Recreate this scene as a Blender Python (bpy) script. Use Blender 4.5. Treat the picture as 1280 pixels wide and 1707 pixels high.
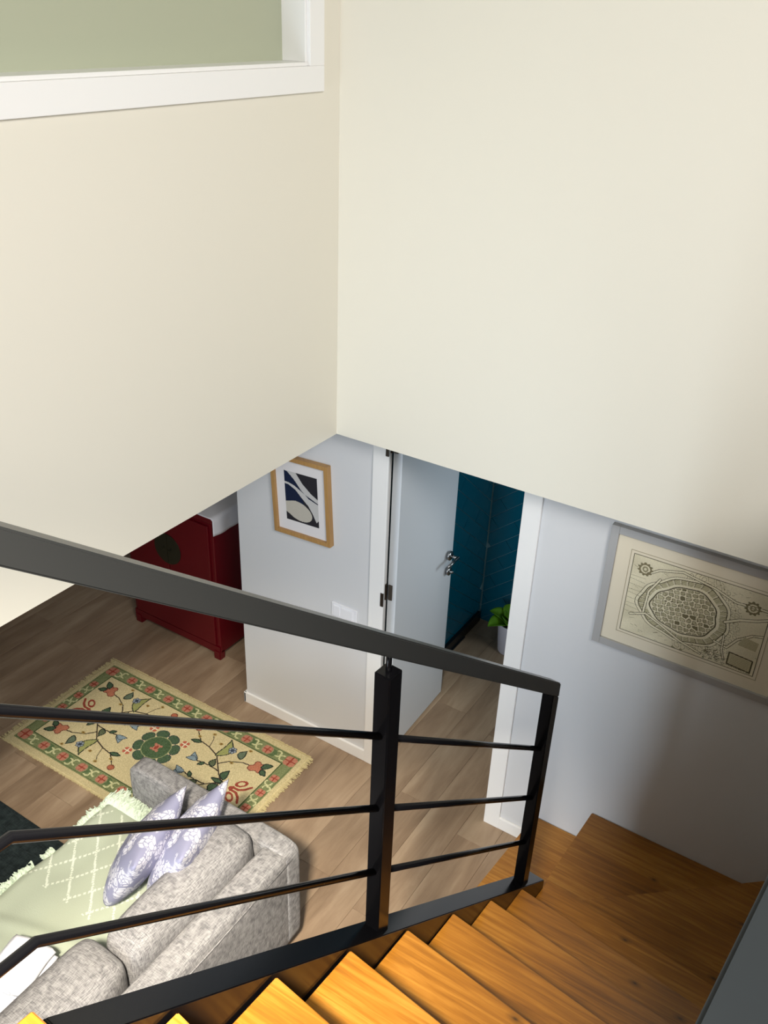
import bpy, bmesh, math, random
import numpy as np
from mathutils import Vector, Matrix, noise as mnoise

random.seed(7)
rng = np.random.RandomState(11)
for o in list(bpy.data.objects):
    bpy.data.objects.remove(o)
scene = bpy.context.scene
COL = scene.collection

# ------------------------------------------------------------------ camera
cam_data = bpy.data.cameras.new('camera')
cam_data.sensor_fit = 'VERTICAL'
cam_data.sensor_height = 24.0
cam_data.sensor_width = 24.0 * 1280 / 1707
cam_data.lens = 21.1995
cam_data.clip_start = 0.02
cam = bpy.data.objects.new('camera', cam_data)
cam.matrix_world = Matrix(((0.84027093, -0.29115363, 0.45735580, 0.0),
                           (0.54109505, 0.39733528, -0.74117530, 0.0),
                           (0.03407229, 0.87026102, 0.49141107, 3.65),
                           (0, 0, 0, 1)))
COL.objects.link(cam)
scene.camera = cam

# ------------------------------------------------------------------ light
world = bpy.data.worlds.new('daylight')
scene.world = world
world.use_nodes = True
bg = world.node_tree.nodes['Background']
bg.inputs[0].default_value = (1.0, 0.97, 0.90, 1)
bg.inputs[1].default_value = 0.21


def area_light(name, loc, target, sx, sy, power, color, spread=180):
    l = bpy.data.lights.new(name, 'AREA')
    l.shape = 'RECTANGLE'
    l.size, l.size_y = sx, sy
    l.energy = power
    l.color = color
    l.spread = math.radians(spread)
    o = bpy.data.objects.new(name, l)
    o.location = loc
    o.rotation_euler = (Vector(target) - Vector(loc)).to_track_quat('-Z', 'Y').to_euler()
    COL.objects.link(o)
    return o


# roof window above the stairs (warm), the upper room's window behind the camera,
# the tall window of the double-height room (cool) and an unseen bathroom light added for the door and tiles
area_light('roof_window_light', (0.03, -0.85, 4.7), (-1.05, 0.68, 1.85), 0.35, 0.35, 35, (1.0, 0.92, 0.79), 37)
area_light('upper_window_light', (1.75, -0.4, 4.8), (-2.0, 1.6, 2.4), 1.6, 1.4, 96, (1.0, 0.985, 0.955), 130)
area_light('tall_window_light', (-1.15, -2.3, 1.6), (-0.35, 3.0, 1.7), 1.6, 2.0, 45, (0.74, 0.87, 1.0), 100)
area_light('bathroom_fill_light', (-0.4, 3.9, 1.7), (-1.9, 3.9, 0.9), 0.5, 0.5, 6.0, (0.8, 0.92, 1.0), 150)
scene.view_settings.view_transform = 'Standard'
scene.view_settings.look = 'None'
scene.view_settings.gamma = 1.0
scene.view_settings.exposure = 0.0
scene.view_settings.use_curve_mapping = False


# ------------------------------------------------------------------ helpers
def lin(c):
    c = np.asarray(c, float) / 255.0
    return np.where(c <= 0.04045, c / 12.92, ((c + 0.055) / 1.055) ** 2.4)


def rgba(c):
    l = lin(c)
    return (float(l[0]), float(l[1]), float(l[2]), 1.0)


def new_mat(name):
    m = bpy.data.materials.new(name)
    m.use_nodes = True
    nt = m.node_tree
    return m, nt, nt.nodes['Principled BSDF']


def plain(name, c, rough=0.5, metal=0.0, spec=0.5, bump=None, bump_scale=200, sheen=0):
    m, nt, p = new_mat(name)
    p.inputs['Base Color'].default_value = rgba(c)
    p.inputs['Roughness'].default_value = rough
    p.inputs['Metallic'].default_value = metal
    p.inputs['Specular IOR Level'].default_value = spec
    if sheen:
        p.inputs['Sheen Weight'].default_value = sheen
    if bump:
        tc = nt.nodes.new('ShaderNodeTexCoord')
        n = nt.nodes.new('ShaderNodeTexNoise')
        n.inputs['Scale'].default_value = bump_scale
        n.inputs['Detail'].default_value = 3
        nt.links.new(tc.outputs['Object'], n.inputs['Vector'])
        b = nt.nodes.new('ShaderNodeBump')
        b.inputs['Strength'].default_value = bump
        b.inputs['Distance'].default_value = 0.002
        nt.links.new(n.outputs['Fac'], b.inputs['Height'])
        nt.links.new(b.outputs['Normal'], p.inputs['Normal'])
    return m


def ramp(nt, stops):
    r = nt.nodes.new('ShaderNodeValToRGB')
    e = r.color_ramp.elements
    e[0].position, e[0].color = stops[0][0], rgba(stops[0][1])
    e[1].position, e[1].color = stops[-1][0], rgba(stops[-1][1])
    for pos, c in stops[1:-1]:
        k = e.new(pos)
        k.color = rgba(c)
    return r


def wood(name, stops, axis=0, rough=0.4, grain=3.0, stretch=14.0, per_object=0.12, knots=True, coat=0.0, rotz=0.0):
    """Grain runs along the given local axis; every board gets its own offset and tint."""
    m, nt, p = new_mat(name)
    L = nt.links.new
    tc = nt.nodes.new('ShaderNodeTexCoord')
    oi = nt.nodes.new('ShaderNodeObjectInfo')
    off = nt.nodes.new('ShaderNodeVectorMath')
    off.operation = 'SCALE'
    off.inputs[0].default_value = (13.7, 7.3, 5.1)
    L(oi.outputs['Random'], off.inputs['Scale'])
    add = nt.nodes.new('ShaderNodeVectorMath')
    add.operation = 'ADD'
    L(tc.outputs['Object'], add.inputs[0])
    L(off.outputs['Vector'], add.inputs[1])
    mp = nt.nodes.new('ShaderNodeMapping')
    mp.inputs['Rotation'].default_value = (0, 0, rotz)
    sc = [stretch, stretch, stretch]
    sc[axis] = 1.0
    mp.inputs['Scale'].default_value = sc
    L(add.outputs['Vector'], mp.inputs['Vector'])
    n1 = nt.nodes.new('ShaderNodeTexNoise')
    n1.inputs['Scale'].default_value = grain
    n1.inputs['Detail'].default_value = 8
    n1.inputs['Roughness'].default_value = 0.65
    n1.inputs['Distortion'].default_value = 0.6
    L(mp.outputs['Vector'], n1.inputs['Vector'])
    mp2 = nt.nodes.new('ShaderNodeMapping')
    mp2.inputs['Rotation'].default_value = (0, 0, rotz)
    sc2 = [3.2, 3.2, 3.2]
    sc2[axis] = 0.9
    mp2.inputs['Scale'].default_value = sc2
    L(add.outputs['Vector'], mp2.inputs['Vector'])
    n2 = nt.nodes.new('ShaderNodeTexNoise')
    n2.inputs['Scale'].default_value = 1.7
    n2.inputs['Detail'].default_value = 3
    L(mp2.outputs['Vector'], n2.inputs['Vector'])
    mix = nt.nodes.new('ShaderNodeMath')
    mix.operation = 'MULTIPLY_ADD'
    mix.inputs[1].default_value = 0.55
    L(n1.outputs['Fac'], mix.inputs[0])
    half = nt.nodes.new('ShaderNodeMath')
    half.operation = 'MULTIPLY'
    half.inputs[1].default_value = 0.45
    L(n2.outputs['Fac'], half.inputs[0])
    L(half.outputs[0], mix.inputs[2])
    cr = ramp(nt, stops)
    L(mix.outputs[0], cr.inputs['Fac'])
    colour = cr.outputs['Color']
    if knots:
        v = nt.nodes.new('ShaderNodeTexVoronoi')
        v.voronoi_dimensions = '2D'
        v.inputs['Scale'].default_value = 1.9
        mp3 = nt.nodes.new('ShaderNodeMapping')
        mp3.inputs['Rotation'].default_value = (0, 0, rotz)
        s3 = [1.9, 1.9, 1.9]
        s3[axis] = 1.0
        mp3.inputs['Scale'].default_value = s3
        L(add.outputs['Vector'], mp3.inputs['Vector'])
        L(mp3.outputs['Vector'], v.inputs['Vector'])
        kr = ramp(nt, [(0.0, (255, 255, 255)), (0.02, (170, 170, 170)), (0.055, (0, 0, 0))])
        L(v.outputs['Distance'], kr.inputs['Fac'])
        km = nt.nodes.new('ShaderNodeMix')
        km.data_type = 'RGBA'
        L(kr.outputs['Color'], km.inputs['Factor'])
        L(colour, km.inputs['A'])
        km.inputs['B'].default_value = rgba([x * 0.45 for x in stops[0][1]])
        colour = km.outputs['Result']
    hsv = nt.nodes.new('ShaderNodeHueSaturation')
    val = nt.nodes.new('ShaderNodeMapRange')
    val.inputs['To Min'].default_value = 1 - per_object
    val.inputs['To Max'].default_value = 1 + per_object
    L(oi.outputs['Random'], val.inputs['Value'])
    L(val.outputs['Result'], hsv.inputs['Value'])
    L(colour, hsv.inputs['Color'])
    L(hsv.outputs['Color'], p.inputs['Base Color'])
    p.inputs['Roughness'].default_value = rough
    p.inputs['Coat Weight'].default_value = coat
    p.inputs['Coat Roughness'].default_value = 0.25
    b = nt.nodes.new('ShaderNodeBump')
    b.inputs['Strength'].default_value = 0.12
    b.inputs['Distance'].default_value = 0.001
    L(n1.outputs['Fac'], b.inputs['Height'])
    L(b.outputs['Normal'], p.inputs['Normal'])
    return m


def fabric(name, c1, c2, scale=260.0, rough=0.9):
    """Two crossed thread directions with slubs."""
    m, nt, p = new_mat(name)
    L = nt.links.new
    tc = nt.nodes.new('ShaderNodeTexCoord')
    facs = []
    for sc in ((scale, scale * .09, scale * .09), (scale * .09, scale, scale * .09), (scale * .09, scale * .09, scale)):
        mp = nt.nodes.new('ShaderNodeMapping')
        mp.inputs['Scale'].default_value = sc
        L(tc.outputs['Object'], mp.inputs['Vector'])
        n = nt.nodes.new('ShaderNodeTexNoise')
        n.inputs['Scale'].default_value = 1.0
        n.inputs['Detail'].default_value = 2
        L(mp.outputs['Vector'], n.inputs['Vector'])
        facs.append(n.outputs['Fac'])
    a = nt.nodes.new('ShaderNodeMath')
    a.operation = 'ADD'
    L(facs[0], a.inputs[0])
    L(facs[1], a.inputs[1])
    a2 = nt.nodes.new('ShaderNodeMath')
    a2.operation = 'ADD'
    L(a.outputs[0], a2.inputs[0])
    L(facs[2], a2.inputs[1])
    d = nt.nodes.new('ShaderNodeMath')
    d.operation = 'DIVIDE'
    d.inputs[1].default_value = 3.0
    L(a2.outputs[0], d.inputs[0])
    cr = ramp(nt, [(0.40, c1), (0.60, c2)])
    L(d.outputs[0], cr.inputs['Fac'])
    L(cr.outputs['Color'], p.inputs['Base Color'])
    p.inputs['Roughness'].default_value = rough
    p.inputs['Specular IOR Level'].default_value = 0.2
    b = nt.nodes.new('ShaderNodeBump')
    b.inputs['Strength'].default_value = 0.35
    b.inputs['Distance'].default_value = 0.002
    L(d.outputs[0], b.inputs['Height'])
    L(b.outputs['Normal'], p.inputs['Normal'])
    return m


def vertex_colour_mat(name, rough=0.85, bump=0.0, bump_scale=300):
    m, nt, p = new_mat(name)
    a = nt.nodes.new('ShaderNodeVertexColor')
    a.layer_name = 'Col'
    nt.links.new(a.outputs['Color'], p.inputs['Base Color'])
    p.inputs['Roughness'].default_value = rough
    p.inputs['Specular IOR Level'].default_value = 0.25
    if bump:
        tc = nt.nodes.new('ShaderNodeTexCoord')
        n = nt.nodes.new('ShaderNodeTexNoise')
        n.inputs['Scale'].default_value = bump_scale
        nt.links.new(tc.outputs['Object'], n.inputs['Vector'])
        b = nt.nodes.new('ShaderNodeBump')
        b.inputs['Strength'].default_value = bump
        b.inputs['Distance'].default_value = 0.003
        nt.links.new(n.outputs['Fac'], b.inputs['Height'])
        nt.links.new(b.outputs['Normal'], p.inputs['Normal'])
    return m


def tag(o, label=None, cat=None, group=None, kind=None):
    if label:
        o['label'] = label
    if cat:
        o['category'] = cat
    if group:
        o['group'] = group
    if kind:
        o['kind'] = kind
    return o


def empty(name, loc, label, cat, group=None, rotz=0.0):
    o = bpy.data.objects.new(name, None)
    o.empty_display_size = 0.1
    o.location = loc
    o.rotation_euler = (0, 0, rotz)
    COL.objects.link(o)
    tag(o, label, cat, group)
    return o


def obj(name, bm, mat, parent=None, smooth=False, loc=None):
    me = bpy.data.meshes.new(name)
    bmesh.ops.recalc_face_normals(bm, faces=bm.faces)
    bm.to_mesh(me)
    bm.free()
    if smooth:
        for p in me.polygons:
            p.use_smooth = True
    o = bpy.data.objects.new(name, me)
    if mat:
        me.materials.append(mat)
    if loc:
        o.location = loc
    if parent:
        o.parent = parent
    COL.objects.link(o)
    return o


def box(bm, lo, hi, bevel=0.0, seg=2, M=None):
    """Axis box between two corners added to bm."""
    vs = [bm.verts.new((x, y, z)) for x in (lo[0], hi[0]) for y in (lo[1], hi[1]) for z in (lo[2], hi[2])]
    fs = [(0, 1, 3, 2), (4, 6, 7, 5), (0, 4, 5, 1), (2, 3, 7, 6), (0, 2, 6, 4), (1, 5, 7, 3)]
    faces = [bm.faces.new([vs[i] for i in f]) for f in fs]
    bmesh.ops.recalc_face_normals(bm, faces=faces)
    if M is not None:
        bmesh.ops.transform(bm, matrix=M, verts=vs)
    if bevel > 0:
        edges = list({e for f in faces for e in f.edges})
        bmesh.ops.bevel(bm, geom=edges, offset=bevel, segments=seg, affect='EDGES', profile=0.5)


def boxbm(lo, hi, bevel=0.0, seg=2, M=None):
    bm = bmesh.new()
    box(bm, lo, hi, bevel, seg, M)
    return bm


def prism(pts, z0, z1, bevel=0.0, seg=2):
    """Vertical prism over an xy polygon."""
    bm = bmesh.new()
    a = [bm.verts.new((x, y, z0)) for x, y in pts]
    b = [bm.verts.new((x, y, z1)) for x, y in pts]
    n = len(pts)
    bm.faces.new(a[::-1])
    bm.faces.new(b)
    for i in range(n):
        bm.faces.new((a[i], a[(i + 1) % n], b[(i + 1) % n], b[i]))
    bmesh.ops.recalc_face_normals(bm, faces=bm.faces)
    if bevel:
        bmesh.ops.bevel(bm, geom=bm.edges[:], offset=bevel, segments=seg, affect='EDGES')
    return bm


def cyl(bm, p0, p1, r, seg=14, r1=None, caps=True):
    p0, p1 = Vector(p0), Vector(p1)
    d = (p1 - p0).normalized()
    q = d.to_track_quat('Z', 'Y')
    r1 = r if r1 is None else r1
    A, B = [], []
    for i in range(seg):
        a = 2 * math.pi * i / seg
        v = q @ Vector((math.cos(a), math.sin(a), 0))
        A.append(bm.verts.new(p0 + v * r))
        B.append(bm.verts.new(p1 + v * r1))
    for i in range(seg):
        bm.faces.new((A[i], A[(i + 1) % seg], B[(i + 1) % seg], B[i]))
    if caps:
        bm.faces.new(A[::-1])
        bm.faces.new(B)


def tube(pts, r, seg=12):
    """Round bar through a polyline with mitred corners."""
    bm = bmesh.new()
    pts = [Vector(p) for p in pts]
    rings = []
    for i, p in enumerate(pts):
        if i == 0:
            t = (pts[1] - p).normalized()
            k = 1
        elif i == len(pts) - 1:
            t = (p - pts[i - 1]).normalized()
            k = 1
        else:
            a, b = (p - pts[i - 1]).normalized(), (pts[i + 1] - p).normalized()
            t = (a + b).normalized()
            k = 1 / max(0.3, t.dot(a))
        side = t.cross(Vector((0, 0, 1))).normalized()
        up = side.cross(t).normalized()
        rings.append([bm.verts.new(p + side * (r * math.cos(2 * math.pi * j / seg)) + up * (k * r * math.sin(2 * math.pi * j / seg))) for j in range(seg)])
    for a, b in zip(rings, rings[1:]):
        for j in range(seg):
            bm.faces.new((a[j], a[(j + 1) % seg], b[(j + 1) % seg], b[j]))
    bm.faces.new(rings[0][::-1])
    bm.faces.new(rings[-1])
    return bm


def grid_mesh(name, P, colours=None, smooth=True):
    """P: (n,m,3) array of points -> quad grid mesh; colours: (n-1,m-1,3) linear, per face."""
    n, m = P.shape[:2]
    idx = np.arange(n * m).reshape(n, m)
    f = np.stack([idx[:-1, :-1], idx[1:, :-1], idx[1:, 1:], idx[:-1, 1:]], -1).reshape(-1, 4)
    me = bpy.data.meshes.new(name)
    me.vertices.add(n * m)
    me.vertices.foreach_set('co', P.reshape(-1).astype(np.float32))
    me.loops.add(len(f) * 4)
    me.loops.foreach_set('vertex_index', f.reshape(-1).astype(np.int32))
    me.polygons.add(len(f))
    me.polygons.foreach_set('loop_start', (np.arange(len(f)) * 4).astype(np.int32))
    me.update(calc_edges=True)
    if smooth:
        me.polygons.foreach_set('use_smooth', np.ones(len(f), bool))
    if colours is not None:
        a = me.color_attributes.new('Col', 'FLOAT_COLOR', 'CORNER')
        c = np.repeat(colours.reshape(-1, 3), 4, 0)
        c = np.concatenate([c, np.ones((len(c), 1))], 1)
        a.data.foreach_set('color', c.reshape(-1).astype(np.float32))
    return me


def link_mesh(name, me, mat, parent=None, loc=None):
    o = bpy.data.objects.new(name, me)
    me.materials.append(mat)
    if parent:
        o.parent = parent
    if loc:
        o.location = loc
    COL.objects.link(o)
    return o


class Canvas:
    """Small raster in metric coordinates, for printed and woven pictures."""
    def __init__(self, x0, y0, x1, y1, res, base):
        self.w = max(2, int(round((x1 - x0) / res)))
        self.h = max(2, int(round((y1 - y0) / res)))
        self.x = x0 + (np.arange(self.w) + .5) * (x1 - x0) / self.w
        self.y = y0 + (np.arange(self.h) + .5) * (y1 - y0) / self.h
        self.X, self.Y = np.meshgrid(self.x, self.y)
        self.c = np.empty((self.h, self.w, 3))
        self.c[:] = base

    def put(self, mask, col):
        self.c[mask] = col

    def ellipse(self, cx, cy, a, b, col, rot=0.0, inner=None):
        c, s = math.cos(rot), math.sin(rot)
        u = ((self.X - cx) * c + (self.Y - cy) * s) / a
        v = (-(self.X - cx) * s + (self.Y - cy) * c) / b
        q = u * u + v * v
        m = q <= 1
        if inner is not None:
            m &= q >= inner * inner
        self.c[m] = col

    def poly_mask(self, pts):
        m = np.zeros((self.h, self.w), bool)
        n = len(pts)
        for i in range(n):
            x0, y0 = pts[i]
            x1, y1 = pts[(i + 1) % n]
            if y0 == y1:
                continue
            cond = (y0 > self.Y) != (y1 > self.Y)
            xi = (x1 - x0) * (self.Y - y0) / (y1 - y0) + x0
            m ^= cond & (self.X < xi)
        return m

    def poly(self, pts, col):
        self.c[self.poly_mask(pts)] = col

    def line(self, pts, w, col):
        for (x0, y0), (x1, y1) in zip(pts, pts[1:]):
            dx, dy = x1 - x0, y1 - y0
            l2 = dx * dx + dy * dy + 1e-12
            t = np.clip(((self.X - x0) * dx + (self.Y - y0) * dy) / l2, 0, 1)
            d2 = (self.X - x0 - t * dx) ** 2 + (self.Y - y0 - t * dy) ** 2
            self.c[d2 <= (w / 2) ** 2] = col

    def leaf(self, x0, y0, x1, y1, w, fill, edge, bend=0.0, ew=0.004):
        dx, dy = x1 - x0, y1 - y0
        up, dn = [], []
        for i in range(13):
            t = i / 12
            k = math.sin(math.pi * t ** .8) * w / 2
            b = bend * math.sin(math.pi * t)
            l = math.hypot(dx, dy)
            nx, ny = -dy / l, dx / l
            up.append((x0 + dx * t + nx * (b + k), y0 + dy * t + ny * (b + k)))
            dn.append((x0 + dx * t + nx * (b - k), y0 + dy * t + ny * (b - k)))
        p = up + dn[::-1]
        self.poly(p, fill)
        self.line(p + [p[0]], ew, edge)

    def noise(self, amp):
        self.c = np.clip(self.c + rng.normal(0, amp, (self.h, self.w, 1)), 0, 255)

    def linear(self):
        return lin(self.c)


# ------------------------------------------------------------------ materials
M_WALL = plain('painted_wall', (229, 224, 210), 0.75, bump=0.05, bump_scale=120)
M_WALL_LOW = plain('painted_lower_wall', (214, 214, 215), 0.7, bump=0.05, bump_scale=120)
M_TRIM = plain('white_trim', (240, 239, 237), 0.35)
M_DOOR = plain('white_door', (214, 218, 222), 0.4)
M_STEEL = plain('dark_steel', (8, 8, 10), 0.2, metal=0.0, spec=0.22)
M_HANDRAIL = plain('satin_steel_lightened', (38, 39, 39), 0.33, spec=0.6)  # same steel as the posts, lightened to stand in for reflected light
M_HINGE = plain('dark_hinge', (96, 88, 80), 0.35, metal=0.9)
M_GREY = plain('grey_parapet', (46, 51, 54), 0.55)
M_CHROME = plain('brushed_metal', (150, 150, 150), 0.25, metal=1.0)
M_TREAD = wood('stair_oak', [(0.30, (92, 53, 10)), (0.5, (144, 92, 24)), (0.68, (182, 128, 50))], axis=0, rough=0.36, grain=3.2, stretch=24, per_object=0.10, coat=0.15, rotz=math.radians(7))
M_TREAD_Y = wood('stair_oak_turned', [(0.30, (92, 53, 10)), (0.5, (144, 92, 24)), (0.68, (182, 128, 50))], axis=0, rough=0.36, grain=3.2, stretch=24, per_object=0.10, coat=0.15, rotz=math.radians(-60))
M_PLANK = wood('floor_oak', [(0.30, (112, 90, 70)), (0.5, (150, 127, 103)), (0.70, (182, 160, 134))], axis=1, rough=0.42, grain=1.5, stretch=7, per_object=0.07, knots=False)
M_JOINT = plain('plank_joint', (84, 66, 50), 0.8)
M_FRAMEWOOD = wood('pale_oak', [(0.3, (160, 118, 66)), (0.7, (200, 158, 100))], axis=2, rough=0.45, grain=5, stretch=20, per_object=0.03, knots=False)
M_SILVER = plain('silver_frame', (178, 177, 176), 0.4, metal=0.2)
M_MAT_CREAM = plain('cream_mount', (230, 219, 196), 0.9)
M_MAT_WHITE = plain('white_mount', (228, 224, 224), 0.9)
M_PRINT = vertex_colour_mat('paper_print', 0.85)
M_RUG = vertex_colour_mat('needlepoint_wool', 0.95, 0.6, 500)
M_FRINGE = plain('rug_fringe', (206, 190, 142), 0.95)
M_SOFA = fabric('sofa_linen', (108, 106, 107), (166, 163, 161), 420)
M_THROW = vertex_colour_mat('green_throw', 0.95, 0.35, 260)
M_THROW_FR = plain('throw_fringe', (214, 226, 204), 0.95)
M_TOWEL = plain('white_towel', (240, 239, 243), 0.95, bump=0.6, bump_scale=320)
M_RED = plain('red_lacquer', (92, 2, 15), 0.4)
M_BRASS = plain('dark_brass', (54, 52, 38), 0.45, metal=0.5)
M_CLOTH = plain('white_linen', (225, 224, 228), 0.9, bump=0.3, bump_scale=200)
M_TILE = plain('teal_tile', (6, 84, 104), 0.14, spec=0.6)
M_GROUT = plain('grout', (110, 142, 148), 0.8)
M_BLACK = plain('black_skirting', (16, 17, 20), 0.3)
M_POT = plain('white_pot', (225, 222, 232), 0.5)
M_LEAF = plain('green_leaf', (92, 140, 22), 0.4)
M_SOIL = plain('soil', (50, 36, 26), 0.95)
M_PLASTIC = plain('white_plastic', (236, 236, 240), 0.3)
M_DARKRUG = fabric('charcoal_rug', (22, 28, 30), (46, 56, 56), 380)
M_CEIL = plain('ceiling_white', (225, 225, 222), 0.8)

# frosted window glass
M_GLASS, nt, p = new_mat('frosted_glass')
p.inputs['Base Color'].default_value = rgba((176, 180, 157))
p.inputs['Roughness'].default_value = 0.35
p.inputs['Specular IOR Level'].default_value = 0.3

# floral pillow fabric
M_FLORAL, nt, p = new_mat('floral_cotton')
tc = nt.nodes.new('ShaderNodeTexCoord')
nz = nt.nodes.new('ShaderNodeTexNoise')
nz.inputs['Scale'].default_value = 14
nz.inputs['Detail'].default_value = 2
nt.links.new(tc.outputs['Object'], nz.inputs['Vector'])
vm = nt.nodes.new('ShaderNodeVectorMath')
vm.operation = 'MULTIPLY_ADD'
vm.inputs[1].default_value = (0.045, 0.045, 0.045)
nt.links.new(nz.outputs['Color'], vm.inputs[0])
nt.links.new(tc.outputs['Object'], vm.inputs[2])
v1 = nt.nodes.new('ShaderNodeTexVoronoi')
v1.inputs['Scale'].default_value = 15
nt.links.new(vm.outputs['Vector'], v1.inputs['Vector'])
v2 = nt.nodes.new('ShaderNodeTexVoronoi')
v2.feature = 'DISTANCE_TO_EDGE'
v2.inputs['Scale'].default_value = 44
nt.links.new(vm.outputs['Vector'], v2.inputs['Vector'])
r1 = ramp(nt, [(0.50, (255, 255, 255)), (0.58, (0, 0, 0))])
nt.links.new(v1.outputs['Distance'], r1.inputs['Fac'])
r2 = ramp(nt, [(0.05, (0, 0, 0)), (0.10, (255, 255, 255))])
nt.links.new(v2.outputs['Distance'], r2.inputs['Fac'])
mu = nt.nodes.new('ShaderNodeMath')
mu.operation = 'MULTIPLY'
nt.links.new(r1.outputs['Color'], mu.inputs[0])
nt.links.new(r2.outputs['Color'], mu.inputs[1])
mx = nt.nodes.new('ShaderNodeMix')
mx.data_type = 'RGBA'
mx.inputs['A'].default_value = rgba((148, 148, 174))
mx.inputs['B'].default_value = rgba((222, 220, 228))
nt.links.new(mu.outputs[0], mx.inputs['Factor'])
nt.links.new(mx.outputs['Result'], p.inputs['Base Color'])
p.inputs['Roughness'].default_value = 0.8


# ------------------------------------------------------------------ the setting
D = 3.1036          # plane of the lower far wall
Z_EDGE = 2.0        # lower edge of the upper walls
XA, YB = -2.0792, 2.9504
UP = 2.295          # upper floor level
TOP = 5.3


def struct(name, bm, mat, label=None, cat=None, parent=None):
    o = obj(name, bm, mat, parent)
    if parent is None:
        tag(o, label, cat, kind='structure')
    return o


def rects(rs):
    bm = bmesh.new()
    for lo, hi in rs:
        box(bm, lo, hi)
    return bm


# floor: a dark base with single planks laid along y
floor = struct('floor', boxbm((-5.3, -2.4, -0.06), (0.35, 5.2, -0.011)), M_JOINT, 'brown oak plank floor of the lower room', 'floor')
PW, PL = 0.19, 1.38
row = 0
x = -5.3
while x < 0.34:
    x1 = min(x + PW - 0.0012, 0.35)
    y = -2.4 - ((row * 0.53) % 1.0) * PL
    while y < 5.2:
        a, b = max(y, -2.4), min(y + PL - 0.0012, 5.2)
        if b - a > 0.05 and b > -0.9:
            cx, cy = (x + x1) / 2, (a + b) / 2
            obj('plank', boxbm((x - cx, a - cy, -0.011), (x1 - cx, b - cy, 0.0), 0.0006, 1), M_PLANK, floor, loc=(cx, cy, 0))
        y += PL
    x += PW
    row += 1

# upper walls (meeting in the inner corner) with the interior window opening
WY1, WZ0 = 2.753, 3.449         # inner edge of the window trim
wall_left = struct('wall_left', rects([((XA - 0.14, -3.0, Z_EDGE), (XA, YB, WZ0)),
                                       ((XA - 0.14, WY1, WZ0), (XA, YB, TOP)),
                                       ((XA - 0.14, -3.0, WZ0 + 1.25), (XA, WY1, TOP)),
                                       ((XA - 0.14, -3.0, WZ0), (XA, 0.25, WZ0 + 1.25))]), M_WALL,
                   'white upper wall on the left with an interior window', 'wall')
wall_far = struct('wall_far', boxbm((XA - 0.14, YB, Z_EDGE), (1.9, D + 0.06, TOP)), M_WALL,
                  'plain white upper wall above the framed map', 'wall')
# lower ceiling behind the upper walls
struct('ceiling', rects([((-5.3, -2.4, 2.2), (XA - 0.13, 5.2, 2.29)), ((XA - 0.14, D + 0.05, 2.2), (0.6, 5.2, 2.29))]), M_CEIL,
       'white ceiling of the lower room', 'ceiling')

# lower far wall with the door opening
DX0, DX1, DTOP = -1.955, -1.235, 2.03
wall_lower = struct('wall_lower', rects([((-2.815, D, 0), (DX0, D + 0.1, 2.2)), ((DX1, D, 0), (0.42, D + 0.1, 2.2)),
                                         ((DX0, D, DTOP), (DX1, D + 0.1, 2.2))]), M_WALL_LOW,
                    'white lower wall with the door, picture and map', 'wall')
struct('wall_corridor', boxbm((-2.815, D + 0.1, 0), (-2.70, 3.95, 2.2)), M_WALL_LOW, 'wall beside the red cabinet', 'wall')
struct('wall_back', boxbm((-5.3, 3.95, 0), (-2.70, 4.05, 2.2)), M_WALL_LOW, 'wall behind the red cabinet', 'wall')
struct('wall_side', boxbm((-5.4, -2.4, 0), (-5.3, 4.05, 2.2)), M_WALL_LOW, 'far left wall of the lower room', 'wall')

# baseboards
struct('baseboard_left', boxbm((-2.83, D - 0.014, 0), (-1.976, D, 0.075), 0.004), M_TRIM, 'white baseboard under the abstract picture', 'baseboard')
struct('baseboard_corridor', boxbm((-2.83, D - 0.014, 0), (-2.815, 3.95, 0.075), 0.003), M_TRIM, 'white baseboard along the corridor', 'baseboard')
struct('baseboard_right', boxbm((-1.154, D - 0.014, 0), (-1.0, D, 0.075), 0.004), M_TRIM, 'short white baseboard right of the door', 'baseboard')

# stair frame -------------------------------------------------------------
R_ = 0.19126
P0 = Vector((-0.7705, 0.6285))
DP = Vector((0.01843, 0.24353))
NZ = math.radians(-7.2)                     # nosing direction
NV = Vector((math.cos(NZ), math.sin(NZ)))
HDG = math.radians(4.6)
HV = Vector((math.sin(HDG), math.cos(HDG)))  # down the stairs, in plan
LV = Vector((-HV.y, HV.x))                   # to the left of the stairs
PAR0 = Vector((-0.0044, 0.759))             # a point on the parapet edge
PARV = Vector((0.0235, 0.2635)).normalized()


def par_x(y):
    return PAR0.x + PARV.x / PARV.y * (y - PAR0.y)


# parapet along the right side of the stairs
py0, py1 = -1.4, YB
struct('wall_parapet', prism([(par_x(py0), py0), (par_x(py0) + 0.22, py0), (par_x(py1) + 0.22, py1), (par_x(py1), py1)], 0.0, 2.6, 0.006, 2), M_GREY,
       'grey parapet at the lower right edge beside the stairs', 'parapet')
# upper landing where the stairs start
struct('floor_upper', prism([(-0.86, 0.43), (-1.02, -1.4), (par_x(-1.4), -1.4), (par_x(0.40), 0.40)], UP - 0.2, UP, 0.003, 1), M_TREAD,
       'wooden upper landing at the head of the stairs', 'floor')

# window in the upper left wall ------------------------------------------
win = empty('window_1', (XA, 1.5, WZ0), 'white framed interior window with frosted green glass', 'window')
win['kind'] = 'structure'
wl = Vector((XA, 1.5, WZ0))


def wpart(name, lo, hi, mat, bev=0.0):
    return obj(name, boxbm(Vector(lo) - wl, Vector(hi) - wl, bev), mat, win)


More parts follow.
